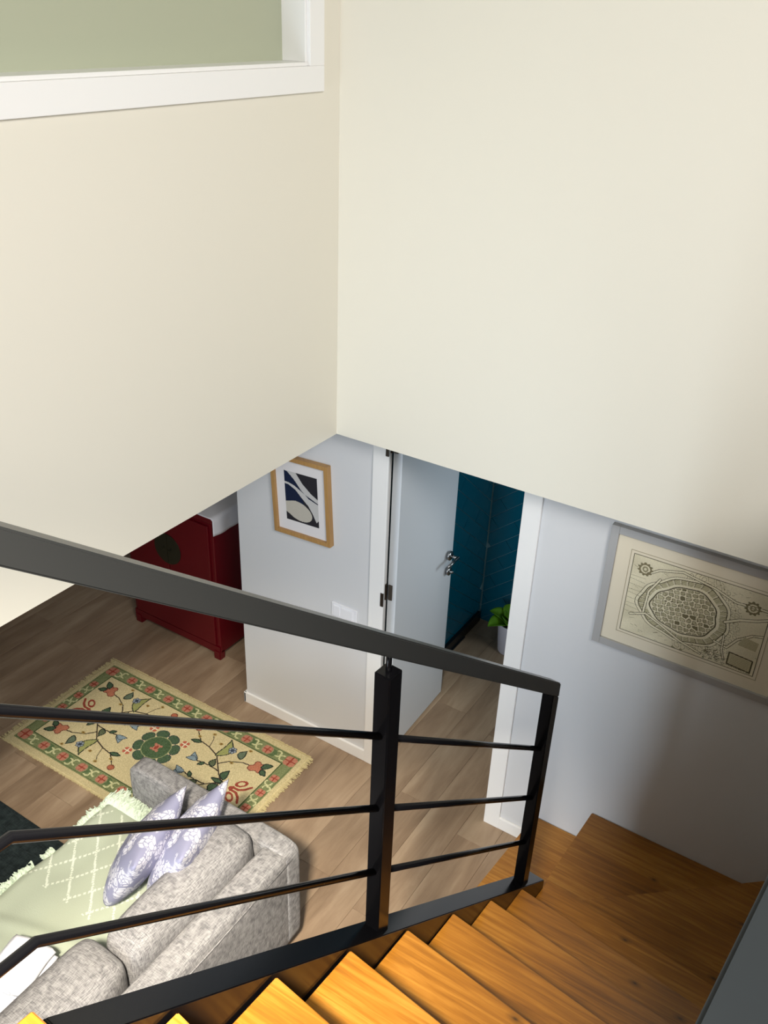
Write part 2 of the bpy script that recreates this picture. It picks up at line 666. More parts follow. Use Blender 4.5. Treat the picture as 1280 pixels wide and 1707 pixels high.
TW, TT = 0.082, 0.016
wpart('casing', (XA, 0.16, WZ0 - TW), (XA + TT, WY1 + TW, WZ0), M_TRIM, 0.002)
wpart('casing', (XA, WY1, WZ0), (XA + TT, WY1 + TW, WZ0 + 1.25 + TW), M_TRIM, 0.002)
wpart('casing', (XA, 0.16, WZ0 + 1.25), (XA + TT, WY1, WZ0 + 1.25 + TW), M_TRIM, 0.002)
wpart('casing', (XA, 0.16, WZ0), (XA + TT, 0.25, WZ0 + 1.25), M_TRIM, 0.002)
wpart('sill', (XA - 0.14, 0.25, WZ0), (XA + 0.004, WY1, WZ0 + 0.012), M_TRIM, 0.002)
wpart('jamb', (XA - 0.14, WY1 - 0.012, WZ0 + 0.012), (XA + 0.004, WY1, WZ0 + 1.25), M_TRIM, 0.002)
wpart('pane', (XA - 0.105, 0.25, WZ0 + 0.012), (XA - 0.095, WY1 - 0.012, WZ0 + 1.25), M_GLASS)

# door ---------------------------------------------------------------------
dl = Vector((-1.6, D, 0))
door = empty('door_1', dl, 'white bathroom door standing open inward with lever handle', 'door')
door['kind'] = 'structure'


def dpart(name, lo, hi, mat, bev=0.0, parent=None, M=None):
    bm = boxbm(Vector(lo) - dl, Vector(hi) - dl, bev)
    if M is not None:
        bmesh.ops.transform(bm, matrix=M, verts=bm.verts)
    return obj(name, bm, mat, parent or door)


dpart('casing', (-1.977, D - 0.014, 0), (-1.893, D, DTOP + 0.03), M_TRIM, 0.003)
dpart('casing', (-1.235, D - 0.014, 0), (-1.152, D, DTOP + 0.03), M_TRIM, 0.003)
dpart('casing', (-1.893, D - 0.014, DTOP - 0.02), (-1.235, D, DTOP + 0.06), M_TRIM, 0.003)
dpart('jamb', (-1.975, D, 0), (-1.944, D + 0.10, DTOP), M_TRIM, 0.002)
dpart('jamb', (-1.235, D, 0), (-1.215, D + 0.10, DTOP), M_TRIM, 0.002)
piv = Matrix.Translation(Vector((-1.9, D + 0.096, 0)) - dl) @ Matrix.Rotation(math.radians(1.6), 4, 'Z') @ Matrix.Translation(-(Vector((-1.9, D + 0.096, 0)) - dl))
leaf = dpart('door_leaf', (-1.936, D + 0.098, 0.012), (-1.888, D + 0.725, 2.01), M_DOOR, 0.003, None, piv)
for hz in (0.25, 1.085, 1.90):
    bm = bmesh.new()
    cyl(bm, Vector((-1.944, D + 0.090, hz - 0.045)) - dl, Vector((-1.944, D + 0.090, hz + 0.045)) - dl, 0.009, 10)
    box(bm, Vector((-1.930, D + 0.092, hz - 0.045)) - dl, Vector((-1.908, D + 0.0985, hz + 0.045)) - dl, 0.002)
    box(bm, Vector((-1.908, D - 0.018, hz - 0.012)) - dl, Vector((-1.891, D - 0.010, hz + 0.066)) - dl, 0.002)
    obj('hinge', bm, M_HINGE, door)
bm = bmesh.new()
hx, hy, hz = -1.888, D + 0.655, 1.03
cyl(bm, Vector((hx - 0.004, hy, hz)) - dl, Vector((hx + 0.010, hy, hz)) - dl, 0.027, 20)
cyl(bm, Vector((hx, hy, hz)) - dl, Vector((hx + 0.055, hy, hz)) - dl, 0.009, 12)
cyl(bm, Vector((hx + 0.050, hy + 0.008, hz)) - dl, Vector((hx + 0.052, hy - 0.11, hz)) - dl, 0.009, 12)
obj('door_handle', bm, M_CHROME, leaf, True)
bm = bmesh.new()
cyl(bm, Vector((hx - 0.004, hy, hz - 0.10)) - dl, Vector((hx + 0.010, hy, hz - 0.10)) - dl, 0.025, 20)
cyl(bm, Vector((hx, hy, hz - 0.10)) - dl, Vector((hx + 0.03, hy, hz - 0.10)) - dl, 0.008, 10)
obj('thumb_turn', bm, M_CHROME, leaf, True)

# bathroom -----------------------------------------------------------------
BX, BY = -2.075, 4.65
tiles_left = struct('wall_bath_left', boxbm((BX - 0.08, D + 0.1, 0), (BX - 0.006, BY + 0.09, 2.2)), M_GROUT, 'teal diagonally tiled bathroom wall behind the open door', 'wall')
tiles_far = struct('wall_bath_far', boxbm((BX - 0.08, BY + 0.006, 0), (-0.3, BY + 0.09, 2.2)), M_GROUT, 'teal tiled bathroom wall behind the potted plant', 'wall')
struct('wall_bath_right', boxbm((-0.3, D + 0.1, 0), (-0.2, BY + 0.09, 2.2)), M_WALL_LOW, 'right bathroom wall', 'wall')


def diagonal_tiles(parent, u0, u1, v0, v1, to3d, sign, tw=0.087, tl=0.26, gap=0.0035, depth=0.006):
    """Diagonal running bond clipped to the rectangle; one object per tile."""
    ang = math.radians(40) * sign
    c, s = math.cos(ang), math.sin(ang)
    n = 0
    for i in range(-40, 60):
        for j in range(-14, 20):
            a0 = j * tl + (i % 2) * tl * 0.5
            b0 = i * tw
            quad = [(a0 + gap / 2, b0 + gap / 2), (a0 + tl - gap / 2, b0 + gap / 2), (a0 + tl - gap / 2, b0 + tw - gap / 2), (a0 + gap / 2, b0 + tw - gap / 2)]
            poly = [(u0 + a * c - b * s, v0 + a * s + b * c) for a, b in quad]
            for axis, lim, keep in ((0, u0, 1), (0, u1, -1), (1, v0, 1), (1, v1, -1)):
                out = []
                for k in range(len(poly)):
                    p_, q_ = poly[k], poly[(k + 1) % len(poly)]
                    ip, iq = keep * (p_[axis] - lim) >= 0, keep * (q_[axis] - lim) >= 0
                    if ip:
                        out.append(p_)
                    if ip != iq:
                        t = (lim - p_[axis]) / (q_[axis] - p_[axis])
                        out.append((p_[0] + t * (q_[0] - p_[0]), p_[1] + t * (q_[1] - p_[1])))
                poly = out
                if len(poly) < 3:
                    break
            if len(poly) < 3:
                continue
            area = 0.5 * abs(sum(poly[k][0] * poly[(k + 1) % len(poly)][1] - poly[(k + 1) % len(poly)][0] * poly[k][1] for k in range(len(poly))))
            if area < 0.0009:
                continue
            bm = bmesh.new()
            A = [bm.verts.new(to3d(u, v, -0.001)) for u, v in poly]
            B = [bm.verts.new(to3d(u, v, depth + rng.uniform(-.0012, .0012))) for u, v in poly]
            bm.faces.new(A[::-1])
            bm.faces.new(B)
            for k in range(len(poly)):
                kk = (k + 1) % len(poly)
                bm.faces.new((A[k], A[kk], B[kk], B[k]))
            obj('tile', bm, M_TILE, parent)
            n += 1
    return n


diagonal_tiles(tiles_left, 3.62, BY, 0.075, 2.1, lambda u, v, d: Vector((BX - 0.006 + d, u, v)), -1)
diagonal_tiles(tiles_far, BX + 0.01, -1.15, 0.0, 2.1, lambda u, v, d: Vector((u, BY + 0.006 - d, v)), 1)
struct('baseboard_bath', boxbm((BX - 0.006, D + 0.1, 0), (BX + 0.02, BY - 0.02, 0.075), 0.003), M_BLACK, 'black skirting under the teal tiles', 'baseboard')
struct('trim_1', boxbm((BX + 0.02, D + 0.1, 0.0), (BX + 0.03, BY - 0.25, 0.008)), M_CHROME, 'thin metal strip along the bathroom floor', 'trim')

# potted plant in the bathroom
plant = empty('potted_plant', (-1.745, 4.46, 0), 'green-leaved plant in tall white pot inside the dark bathroom', 'plant')
bm = bmesh.new()
prof = [(0.075, 0.0), (0.085, 0.005), (0.10, 0.22), (0.103, 0.225), (0.094, 0.225), (0.09, 0.20)]
seg = 24
rings = [[bm.verts.new((r * math.cos(2 * math.pi * k / seg), r * math.sin(2 * math.pi * k / seg), z)) for k in range(seg)] for r, z in prof]
for a, b in zip(rings, rings[1:]):
    for k in range(seg):
        bm.faces.new((a[k], a[(k + 1) % seg], b[(k + 1) % seg], b[k]))
bm.faces.new(rings[0][::-1])
obj('pot', bm, M_POT, plant, True)
bm = bmesh.new()
cyl(bm, (0, 0, 0.18), (0, 0, 0.2), 0.088, 20)
obj('soil', bm, M_SOIL, plant)


def leaf_blade(parent, ang, length, width, tilt, z0):
    n, m = 10, 7
    P = np.zeros((n, m, 3))
    for i in range(n):
        t = i / (n - 1)
        w = width * math.sin(math.pi * (0.04 + 0.96 * t) ** 0.85) ** 0.8
        rr = 0.02 + length * t * math.cos(tilt)
        zz = z0 + length * t * math.sin(tilt) - 0.35 * length * t * t
        for j in range(m):
            s = (j / (m - 1) - .5) * w
            P[i, j] = (rr * math.cos(ang) - s * math.sin(ang), rr * math.sin(ang) + s * math.cos(ang), zz + 0.9 * abs(s) * 0.5)
    me = grid_mesh('leaf', P)
    o = link_mesh('leaf', me, M_LEAF, parent)
    s = o.modifiers.new('thickness', 'SOLIDIFY')
    s.thickness = 0.0015


for k, (ang, l, w, tl) in enumerate([(3.3, .19, .11, .7), (4.1, .2, .13, .55), (5.0, .18, .12, .8), (2.4, .17, .1, .9), (0.4, .2, .12, .6), (1.4, .18, .11, .8), (3.8, .13, .11, 1.2), (5.7, .19, .1, .5), (4.6, .16, .12, 1.0)]):
    leaf_blade(plant, ang, l, w, tl, 0.2)


# ------------------------------------------------------------------ staircase
stairs = empty('staircase', (-0.7, 2.33, 0), 'oak-stepped winder staircase with black steel stringer', 'staircase')
sl = Vector((-0.7, 2.33, 0))
sl2 = Vector((sl.x, sl.y))


def right_end(p):
    """Where the nosing line through p meets the parapet face."""
    n = Vector((PARV.y, -PARV.x))
    t = ((PAR0 - p).dot(n)) / NV.dot(n)
    return p + NV * (t - 0.004)


TH = 0.04
BACK = DP * 1.06
for k in range(8):
    z = R_ * (11 - k)
    p = P0 + DP * k
    q = right_end(p)
    pts = [p, q, right_end(p - BACK), p - BACK]
    if k == 7:
        pass
    obj('tread', prism([tuple(v - sl2) for v in pts], z - TH, z, 0.0025, 2), M_TREAD, stairs)
    # riser below the nose of this step
    a = p - DP * 0.07
    b = right_end(a)
    pts = [a, b, right_end(a - DP * 0.06), a - DP * 0.06]
    obj('riser', prism([tuple(v - sl2) for v in pts], z - R_, z - TH), M_TREAD, stairs)

newel = Vector((-0.712, 2.318))
ang = math.radians(41)
wd = Vector((math.cos(ang), math.sin(ang)))
p7 = P0 + DP * 7
base = p7 - DP * 0.13
lim = (D - 0.003 - newel.y) / wd.y
corner = newel + wd * lim
# upper winder
obj('tread', prism([tuple(v - sl2) for v in (newel, Vector((base.x, base.y)), right_end(base), Vector((par_x(2.94) - .004, 2.94)), Vector((par_x(2.94) - .004, D - .003)), corner)], 3 * R_ - TH, 3 * R_, 0.0025), M_TREAD, stairs)
nrm = Vector((wd.y, -wd.x))
rr = newel + nrm * 0.02
obj('riser', prism([tuple(v - sl2) for v in (newel + nrm * .02, corner + nrm * .02, corner + nrm * .035, newel + nrm * .035)], 2 * R_, 3 * R_ - TH), M_TREAD_Y, stairs)
# lower winder
n2 = newel + nrm * 0.03
c2 = corner + nrm * 0.03
obj('tread', prism([tuple(v - sl2) for v in (Vector((-0.748, 2.318)), n2, Vector((c2.x, D - .003)), Vector((-0.708, D - 0.003)))], 2 * R_ - TH, 2 * R_, 0.0025), M_TREAD_Y, stairs)
obj('riser', prism([tuple(v - sl2) for v in (Vector((-0.728, 2.318)), Vector((-0.71, 2.318)), Vector((-0.672, D - .003)), Vector((-0.69, D - .003)))], R_, 2 * R_ - TH), M_TREAD_Y, stairs)
# first step from the floor
obj('tread', prism([tuple(v - sl2) for v in (Vector((-1.036, 2.40)), Vector((-0.72, 2.40)), Vector((-0.69, D - .003)), Vector((-0.978, D - .003)))], R_ - TH, R_, 0.0025), M_TREAD_Y, stairs)
obj('riser', prism([tuple(v - sl2) for v in (Vector((-1.016, 2.40)), Vector((-1.0, 2.40)), Vector((-0.942, D - .003)), Vector((-0.958, D - .003)))], 0.0, R_ - TH), M_TREAD_Y, stairs)

# stringer and railing in the sloping rail plane -----------------------------
P3 = Vector((-0.7153, 1.3609, 1.5301))
SL = 0.7827


def rp(s, off, dz, flat=None):
    """Point s along the rail, off to the left of the tread ends, dz above the nosing line."""
    zz = P3.z - SL * (s if flat is None else flat)
    b = Vector((P3.x, P3.y)) + HV * s + LV * off
    return Vector((b.x, b.y, zz + dz))


def rail_prism(sects):
    """Sections [(s, flat, off0, off1, dz0, dz1)] joined into a bar."""
    bm = bmesh.new()
    rings = []
    for s, fl, o0, o1, d0, d1 in sects:
        rings.append([bm.verts.new(rp(s, o, d, fl) - sl) for o, d in ((o0, d0), (o1, d0), (o1, d1), (o0, d1))])
    for a, b in zip(rings, rings[1:]):
        for j in range(4):
            bm.faces.new((a[j], a[(j + 1) % 4], b[(j + 1) % 4], b[j]))
    bm.faces.new(rings[0][::-1])
    bm.faces.new(rings[-1])
    bmesh.ops.recalc_face_normals(bm, faces=bm.faces)
    return bm


BEND = -0.924
bm = rail_prism([(-2.6, BEND, 0.003, 0.068, -0.22, 0.004), (BEND, None, 0.003, 0.068, -0.25, 0.004), (0.93, None, 0.003, 0.068, -0.25, 0.004)])
bmesh.ops.bevel(bm, geom=bm.edges[:], offset=0.002, segments=2, affect='EDGES')
obj('stringer', bm, M_STEEL, stairs)

rail = empty('stair_railing', sl, 'black steel stair railing with three round bars', 'railing')
bm = rail_prism([(-2.6, BEND, 0.018, 0.057, 0.872, 0.928), (BEND, None, 0.018, 0.057, 0.872, 0.928), (0.812, None, 0.018, 0.057, 0.872, 0.928)])
bmesh.ops.bevel(bm, geom=bm.edges[:], offset=0.003, segments=2, affect='EDGES')
obj('handrail', bm, M_HANDRAIL, rail)


def post(s0, s1, o0, o1, zb, zt_fn, name='post'):
    bm = bmesh.new()
    lo, hi = [], []
    for s, o in ((s0, o0), (s1, o0), (s1, o1), (s0, o1)):
        b = rp(s, o, 0)
        lo.append(bm.verts.new(Vector((b.x, b.y, rp(s, o, zb).z)) - sl))
        hi.append(bm.verts.new(Vector((b.x, b.y, zt_fn(s, o))) - sl))
    bm.faces.new(lo[::-1])
    bm.faces.new(hi)
    for j in range(4):
        bm.faces.new((lo[j], lo[(j + 1) % 4], hi[(j + 1) % 4], hi[j]))
    bmesh.ops.recalc_face_normals(bm, faces=bm.faces)
    bmesh.ops.bevel(bm, geom=bm.edges[:], offset=0.0025, segments=2, affect='EDGES')
    return obj(name, bm, M_STEEL, rail)


SM = -0.088
post(SM - 0.0225, SM + 0.0225, 0.018, 0.060, -0.005, lambda s, o: rp(SM, 0, 0.832).z)
bm = bmesh.new()
cyl(bm, rp(SM, 0.039, 0.80) - sl, Vector((rp(SM, 0.039, 0).x, rp(SM, 0.039, 0).y, rp(SM, 0, 0.885).z)) - sl, 0.0065, 12)
obj('connecting_pin', bm, M_STEEL, rail, True)
post(0.768, 0.812, 0.018, 0.057, -0.005, lambda s, o: rp(s, o, 0.874).z)
for dz in (0.648, 0.428, 0.213):
    obj('bar', tube([rp(-2.6, 0.039, dz, BEND) - sl, rp(BEND, 0.039, dz) - sl, rp(SM - 0.02, 0.039, dz) - sl], 0.0085), M_STEEL, rail, True)
    obj('bar', tube([rp(SM + 0.02, 0.039, dz - 0.003) - sl, rp(0.77, 0.039, dz - 0.008) - sl], 0.0085), M_STEEL, rail, True)
post(-2.55, -2.51, 0.018, 0.057, 0.4, lambda s, o: rp(BEND, 0, 0.89).z)


# ------------------------------------------------------------------ pictures
def framed(name, cx, cz, w, h, fw, depth, y_wall, frame_mat, mat_mat, label, cat, tilt=0.0, mat_depth=0.008):
    root = empty(name, (cx, y_wall, cz), label, cat)
    root.rotation_euler = (0, tilt, 0)
    for nm, lo, hi in (('frame_side', (-w / 2, -depth, -h / 2), (-w / 2 + fw, 0, h / 2)), ('frame_side', (w / 2 - fw, -depth, -h / 2), (w / 2, 0, h / 2)),
                       ('frame_side', (-w / 2 + fw, -depth, h / 2 - fw), (w / 2 - fw, 0, h / 2)), ('frame_side', (-w / 2 + fw, -depth, -h / 2), (w / 2 - fw, 0, -h / 2 + fw))):
        obj(nm, boxbm(lo, hi, 0.0012, 1), frame_mat, root)
    obj('mount', boxbm((-w / 2 + fw, -depth + mat_depth, -h / 2 + fw), (w / 2 - fw, -0.001, h / 2 - fw)), mat_mat, root)
    return root


def print_sheet(root, cv, x0, z0, x1, z1, y):
    xs = np.linspace(x0, x1, cv.w + 1)
    zs = np.linspace(z0, z1, cv.h + 1)
    X, Z = np.meshgrid(xs, zs)
    P = np.stack([X, np.full_like(X, y), Z], -1)
    me = grid_mesh('print', P[:, ::-1] * 1.0, cv.linear()[:, ::-1], smooth=False)
    return link_mesh('print', me, M_PRINT, root)


# abstract print in a pale oak frame
k = (D - 0.03) / D
pc = (-2.405 * k, 3.65 + (1.495 - 3.65) * k)
pic = framed('picture', pc[0], pc[1], 0.348, 0.435, 0.022, 0.032, D, M_FRAMEWOOD, M_MAT_WHITE,
             'small abstract navy and white print in pale oak frame', 'picture', math.radians(-3.0), 0.016)
cv = Canvas(0, 0, 1, 1.4, 0.008, (196, 194, 192))
NAVY, DARK, BEIGE = (18, 30, 58), (40, 38, 44), (190, 184, 172)
# y runs upward, 0..1.4
cv.poly([(0, 1.4), (0.10, 1.38), (0.30, 1.20), (0.5, 0.95), (0.72, 0.76), (1.0, 0.66), (1.0, 0.69), (0.6, 0.86), (0.3, 1.03), (0.12, 1.08), (0, 1.09)], NAVY)
cv.poly([(0.36, 1.4), (1.0, 1.4), (1.0, 0.80), (0.80, 0.92), (0.55, 1.14)], DARK)
cv.poly([(0, 1.03), (0.12, 1.02), (0.32, 0.92), (0.52, 0.72), (0.66, 0.52), (0.66, 0.5), (0.0, 0.5)], NAVY)
cv.poly([(0.52, 0.72), (0.70, 0.55), (0.82, 0.36), (0.93, 0.13), (1.0, 0.2), (1.0, 0), (0, 0), (0, 0.5), (0.60, 0.5)], DARK)
blob = [(0.0, 0.52)] + [(0.40 + 0.40 * math.cos(a), 0.32 + 0.27 * math.sin(a) - 0.06 * math.cos(a)) for a in np.linspace(1.9, -2.3, 40)] + [(0.0, 0.23)]
cv.poly(blob, BEIGE)
cv.noise(2)
print_sheet(pic, cv, -0.100, -0.135, 0.100, 0.135, -0.0165)

# antique town map in a silver frame
k = (D - 0.022) / D
mc = (-0.4855 * k, 3.65 + (1.608 - 3.65) * k)
pm = framed('framed_map', mc[0], mc[1], 0.745 * k, 0.568 * k, 0.033, 0.024, D, M_SILVER, M_MAT_CREAM,
            'antique town plan in silver frame above the lowest steps', 'picture', 0.0, 0.010)
cv = Canvas(0, 0, 0.54, 0.372, 0.0014, (222, 213, 184))
INK, MID, STREET, GRN = (88, 82, 62), (146, 138, 108), (230, 222, 194), (190, 188, 150)
n1 = np.sin(cv.X * 37 + np.cos(cv.Y * 29) * 2) * 5 + np.sin(cv.Y * 51 + cv.X * 13) * 4
cv.c += n1[..., None]
cx, cy = 0.235, 0.185
q0 = ((cv.X - cx) / 0.165) ** 2 + ((cv.Y - cy) / 0.125) ** 2
theta = np.arctan2((cv.Y - cy) / 0.125, (cv.X - cx) / 0.165)
q = np.sqrt(q0) * (1 + 0.05 * np.sin(2 * theta + 2.2) + 0.05 * np.sin(3 * theta + 1) + 0.02 * np.sin(9 * theta))
# building blocks: a warped grid inside the town wall
seeds = []
for i in range(-9, 10):
    for j in range(-8, 9):
        seeds.append((cx + i * 0.024 + (j % 2) * 0.010 + rng.uniform(-.006, .006), cy + j * 0.0205 + 0.12 * i * 0.024 + rng.uniform(-.005, .005)))
d1 = np.full(cv.X.shape, 9.0)
d2 = np.full(cv.X.shape, 9.0)
idn = np.zeros(cv.X.shape, int)
for i, (u, v) in enumerate(seeds):
    dd = np.maximum(np.abs(cv.X - u + 0.25 * (cv.Y - v)), 1.15 * np.abs(cv.Y - v - 0.15 * (cv.X - u)))
    closer = dd < d1
    d2 = np.where(closer, d1, np.minimum(d2, dd))
    idn = np.where(closer, i, idn)
    d1 = np.where(closer, dd, d1)
gapd = d2 - d1
tone = rng.uniform(0, 1, len(seeds))[idn]
inside = q < 0.78
block = inside & (gapd > 0.0045)
edge = block & (gapd < 0.0085)
hatch = block & (gapd > 0.0085) & (((cv.X + np.where(tone > .5, 1, -1) * cv.Y) / 0.0044) % 1 < 0.45) & (tone > .25)
cv.put(inside, STREET)
cv.put(block, (198, 190, 156))
cv.put(hatch, MID)
cv.put(edge, (104, 96, 74))
cv.put(block & (tone > .9) & (gapd > .0085), (120, 112, 84))
outer = (q > 1.165) & (q < 1.42) & (cv.X > cx - 0.02)
cv.put(outer & (gapd > .006) & (gapd < .009), MID)
cv.put((q > 0.79) & (q < 0.825), INK)
cv.put((q > 0.825) & (q < 0.90), STREET)
ring = (q > 0.90) & (q < 1.06)
cv.put(ring, (196, 188, 154))
cv.put(ring & ((theta * 5.5 + 0.3 * np.sin(theta * 4)) % 1 < 0.22), STREET)
cv.put(ring & ((theta * 5.5 + 0.3 * np.sin(theta * 4)) % 1 > 0.92), INK)
cv.put(ring & (((cv.X - cv.Y) / 0.005) % 1 < 0.35), MID)
cv.put((q > 1.06) & (q < 1.085), INK)
cv.put((q > 1.085) & (q < 1.15), STREET)
cv.put((q > 1.15) & (q < 1.165), INK)
# roads and the river
for pts, w in (([(0.03, 0.09), (0.09, 0.115), (0.16, 0.085), (0.24, 0.045), (0.33, 0.02)], 0.012),
               ([(0.39, 0.20), (0.44, 0.23), (0.50, 0.25), (0.54, 0.27)], 0.014),
               ([(0.37, 0.10), (0.42, 0.09), (0.45, 0.14), (0.50, 0.18), (0.54, 0.19)], 0.012),
               ([(0.07, 0.30), (0.11, 0.33), (0.20, 0.355), (0.33, 0.33), (0.41, 0.30), (0.54, 0.305)], 0.012),
               ([(0.40, 0.14), (0.405, 0.07), (0.42, 0.03)], 0.010), ([(0.08, 0.12), (0.085, 0.22), (0.12, 0.29)], 0.012)):
    cv.line(pts, w, INK)
    cv.line(pts, w - 0.005, STREET)
for i in range(9):
    y = 0.10 + i * 0.022
    cv.line([(0.005, y + 0.004 * math.sin(i * 2.1)), (0.065, y - 0.004)], 0.0016, MID)
for i in range(70):
    u, v = rng.uniform(0, .54), rng.uniform(0, .372)
    if ((u - cx) / .165) ** 2 + ((v - cy) / .125) ** 2 > 1.6:
        l, a = rng.uniform(.006, .022), rng.uniform(-.5, .5)
        cv.line([(u, v), (u + l * math.cos(a), v + l * math.sin(a))], 0.0016, MID)
for (ex, ey, er) in ((0.055, 0.315, 0.026), (0.475, 0.298, 0.026)):
    cv.ellipse(ex, ey, er, er, (128, 118, 90), 0, 0.72)
    cv.ellipse(ex, ey, er * .45, er * .5, MID, 0, 0.5)
    for a in np.linspace(0, 6.28, 12):
        cv.ellipse(ex + er * 1.05 * math.cos(a), ey + er * 1.05 * math.sin(a), .005, .0035, (120, 112, 84))
for i in range(120):
    u, v = rng.normal(.375, .03), rng.normal(.035, .017)
    if 0 < v < .09:
        cv.line([(u, v), (u + rng.uniform(.003, .012), v + rng.uniform(-.004, .01))], 0.0018, INK if i % 3 else MID)
# inset panel with a scrolled border and a field block
cv.poly([(0.435, 0.02), (0.525, 0.012), (0.525, 0.068), (0.435, 0.075)], (196, 186, 152))
cv.line([(0.435, 0.02), (0.525, 0.012), (0.525, 0.068), (0.435, 0.075), (0.435, 0.02)], 0.005, INK)
for i in range(6):
    cv.line([(0.445, 0.028 + i * .0072), (0.516, 0.022 + i * .0072)], 0.0015, MID)
for a in range(10):
    cv.ellipse(0.438 + a * .0095, 0.016 - a * .0008, .004, .004, INK, 0, .4)
cv.poly([(0.455, 0.12), (0.525, 0.115), (0.53, 0.155), (0.475, 0.165)], (194, 184, 150))
for i in range(7):
    cv.line([(0.46, 0.122 + i * .006), (0.526, 0.117 + i * .006)], 0.0014, MID)
cv.put((cv.X < .003) | (cv.X > .537) | (cv.Y < .003) | (cv.Y > .369), INK)
cv.noise(7)
pw, ph = 0.537 * k, 0.369 * k
print_sheet(pm, cv, -pw / 2, -ph / 2, pw / 2, ph / 2, -0.0146)
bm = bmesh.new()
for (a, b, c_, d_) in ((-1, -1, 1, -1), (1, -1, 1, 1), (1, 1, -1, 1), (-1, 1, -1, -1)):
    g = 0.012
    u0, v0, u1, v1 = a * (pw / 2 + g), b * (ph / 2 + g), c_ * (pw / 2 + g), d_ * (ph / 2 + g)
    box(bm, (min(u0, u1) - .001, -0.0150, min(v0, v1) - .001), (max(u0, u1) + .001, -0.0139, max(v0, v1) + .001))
obj('mount_line', bm, plain('mount_border_tan', (164, 152, 124), 0.9), pm)  # thin tan line on the mount around the print

# light switch plate
sw = empty('light_switch', (-2.125, D, 0.935), 'white double light switch plate beside the door', 'switch')
obj('plate', boxbm((-0.078, -0.009, -0.042), (0.078, 0, 0.042), 0.003), M_PLASTIC, sw)
for sx, w in ((-0.045, 0.022), (0.02, 0.038)):
    obj('rocker', boxbm((sx - w / 1.0 * .9, -0.014, -0.028), (sx + w * .9, -0.008, 0.028), 0.002), M_PLASTIC, sw)

# ------------------------------------------------------------------ red cabinet
cb = empty('red_cabinet', (-3.565, 3.48, 0), 'red lacquered cabinet with round dark brass lock plate', 'cabinet')
w2, d2 = 0.37, 0.19
obj('body', boxbm((-w2, -d2 + .012, 0.05), (w2, d2, 1.0), 0.006), M_RED, cb)
obj('top', boxbm((-w2 - .012, -d2 - .006, 1.0), (w2 + .012, d2 + .006, 1.035), 0.006), M_RED, cb)
for sgn in (-1, 1):
    lo, hi = sorted((sgn * 0.003, sgn * (w2 - 0.03)))
    dr = obj('cabinet_door', boxbm((lo, -d2 - .004, 0.36), (hi, -d2 + .012, 0.97), 0.004), M_RED, cb)
    bm = bmesh.new()
    seg = 28
    A = [bm.verts.new((0, -d2 - .010, 0.70))]
    ring = []
    for i in range(seg + 1):
        a = -math.pi / 2 + math.pi * i / seg
        ring.append((sgn * 0.105 * math.cos(a), 0.70 + 0.105 * math.sin(a)))
    f = [bm.verts.new((x + sgn * .002, -d2 - .009, z)) for x, z in ring]
    b = [bm.verts.new((x + sgn * .002, -d2 - .003, z)) for x, z in ring]
    bm.verts.remove(A[0])
    bm.faces.new(f)
    bm.faces.new(b[::-1])
    for i in range(len(f)):
        j = (i + 1) % len(f)
        bm.faces.new((f[i], f[j], b[j], b[i]))
    obj('lock_plate', bm, M_BRASS, dr)
    bm = bmesh.new()
    cyl(bm, (sgn * .03, -d2 - .009, 0.70), (sgn * .03, -d2 - .03, 0.70), 0.008, 10)
    obj('pull', bm, M_BRASS, dr)
obj('lower_panel', boxbm((-w2 + .03, -d2 - .002, 0.11), (w2 - .03, -d2 + .012, 0.35), 0.004), M_RED, cb)
for sx in (-1, 1):
    for sy in (-1, 1):
        lo, hi = sorted((sx * w2, sx * (w2 - 0.055)))
        l2, h2 = sorted((sy * d2, sy * (d2 - 0.05)))
        obj('foot', prism([(lo, l2), (hi, l2), (hi, h2), (lo, h2)], 0, 0.07, 0.006), M_RED, cb)
bm = bmesh.new()   # scalloped apron between the feet
xs = np.linspace(-w2, w2, 33)
T = [bm.verts.new((x, -d2 + .004, 0.10)) for x in xs]
Bv = [bm.verts.new((x, -d2 + .004, 0.052 - 0.02 * (abs(x) / w2) ** 8)) for x in xs]
T2 = [bm.verts.new((v.co.x, -d2 + .02, v.co.z)) for v in T]
B2 = [bm.verts.new((v.co.x, -d2 + .02, v.co.z)) for v in Bv]
for i in range(32):
    for r0, r1 in ((T, Bv), (B2, T2), (T2, T), (Bv, B2)):
        bm.faces.new((r0[i], r0[i + 1], r1[i + 1], r1[i]))
obj('apron', bm, M_RED, cb)

# white cloth over the cabinet's right end
n, m = 40, 34
P = np.zeros((n, m, 3))
for i in range(n):
    for j in range(m):
        u, v = i / (n - 1), j / (m - 1)
        yy = -0.2 + 0.40 * v
        run = -0.28 + u * 0.86          # distance from the cabinet's middle, over the end edge
        edge = w2 + 0.016
        wob = 0.006 * math.sin(9 * v + 2) * 1.0
        hang = 0.10 + 0.02 * math.sin(v * 3.0 + 0.6)
        run = min(run, edge + hang * 1.0 + 0.0)
        if u > 0.99:
            pass
        L_ = -0.28 + u * (0.28 + edge + hang)
        if L_ < edge:
            P[i, j] = (L_, yy, 1.039 + 0.003 * math.sin(14 * u + 3 * v))
        else:
            P[i, j] = (edge + 0.004 + 0.006 * math.sin(v * 9) ** 2 * min(1, (L_ - edge) / 0.04), yy, 1.039 - (L_ - edge))
me = grid_mesh('cabinet_runner', P)
cl = link_mesh('cabinet_runner', me, M_CLOTH, None, (-3.565, 3.48, 0))
s = cl.modifiers.new('thickness', 'SOLIDIFY')
s.thickness = 0.003
s.offset = 1
tag(cl, 'white cloth draped over the end of the red cabinet', 'cloth')

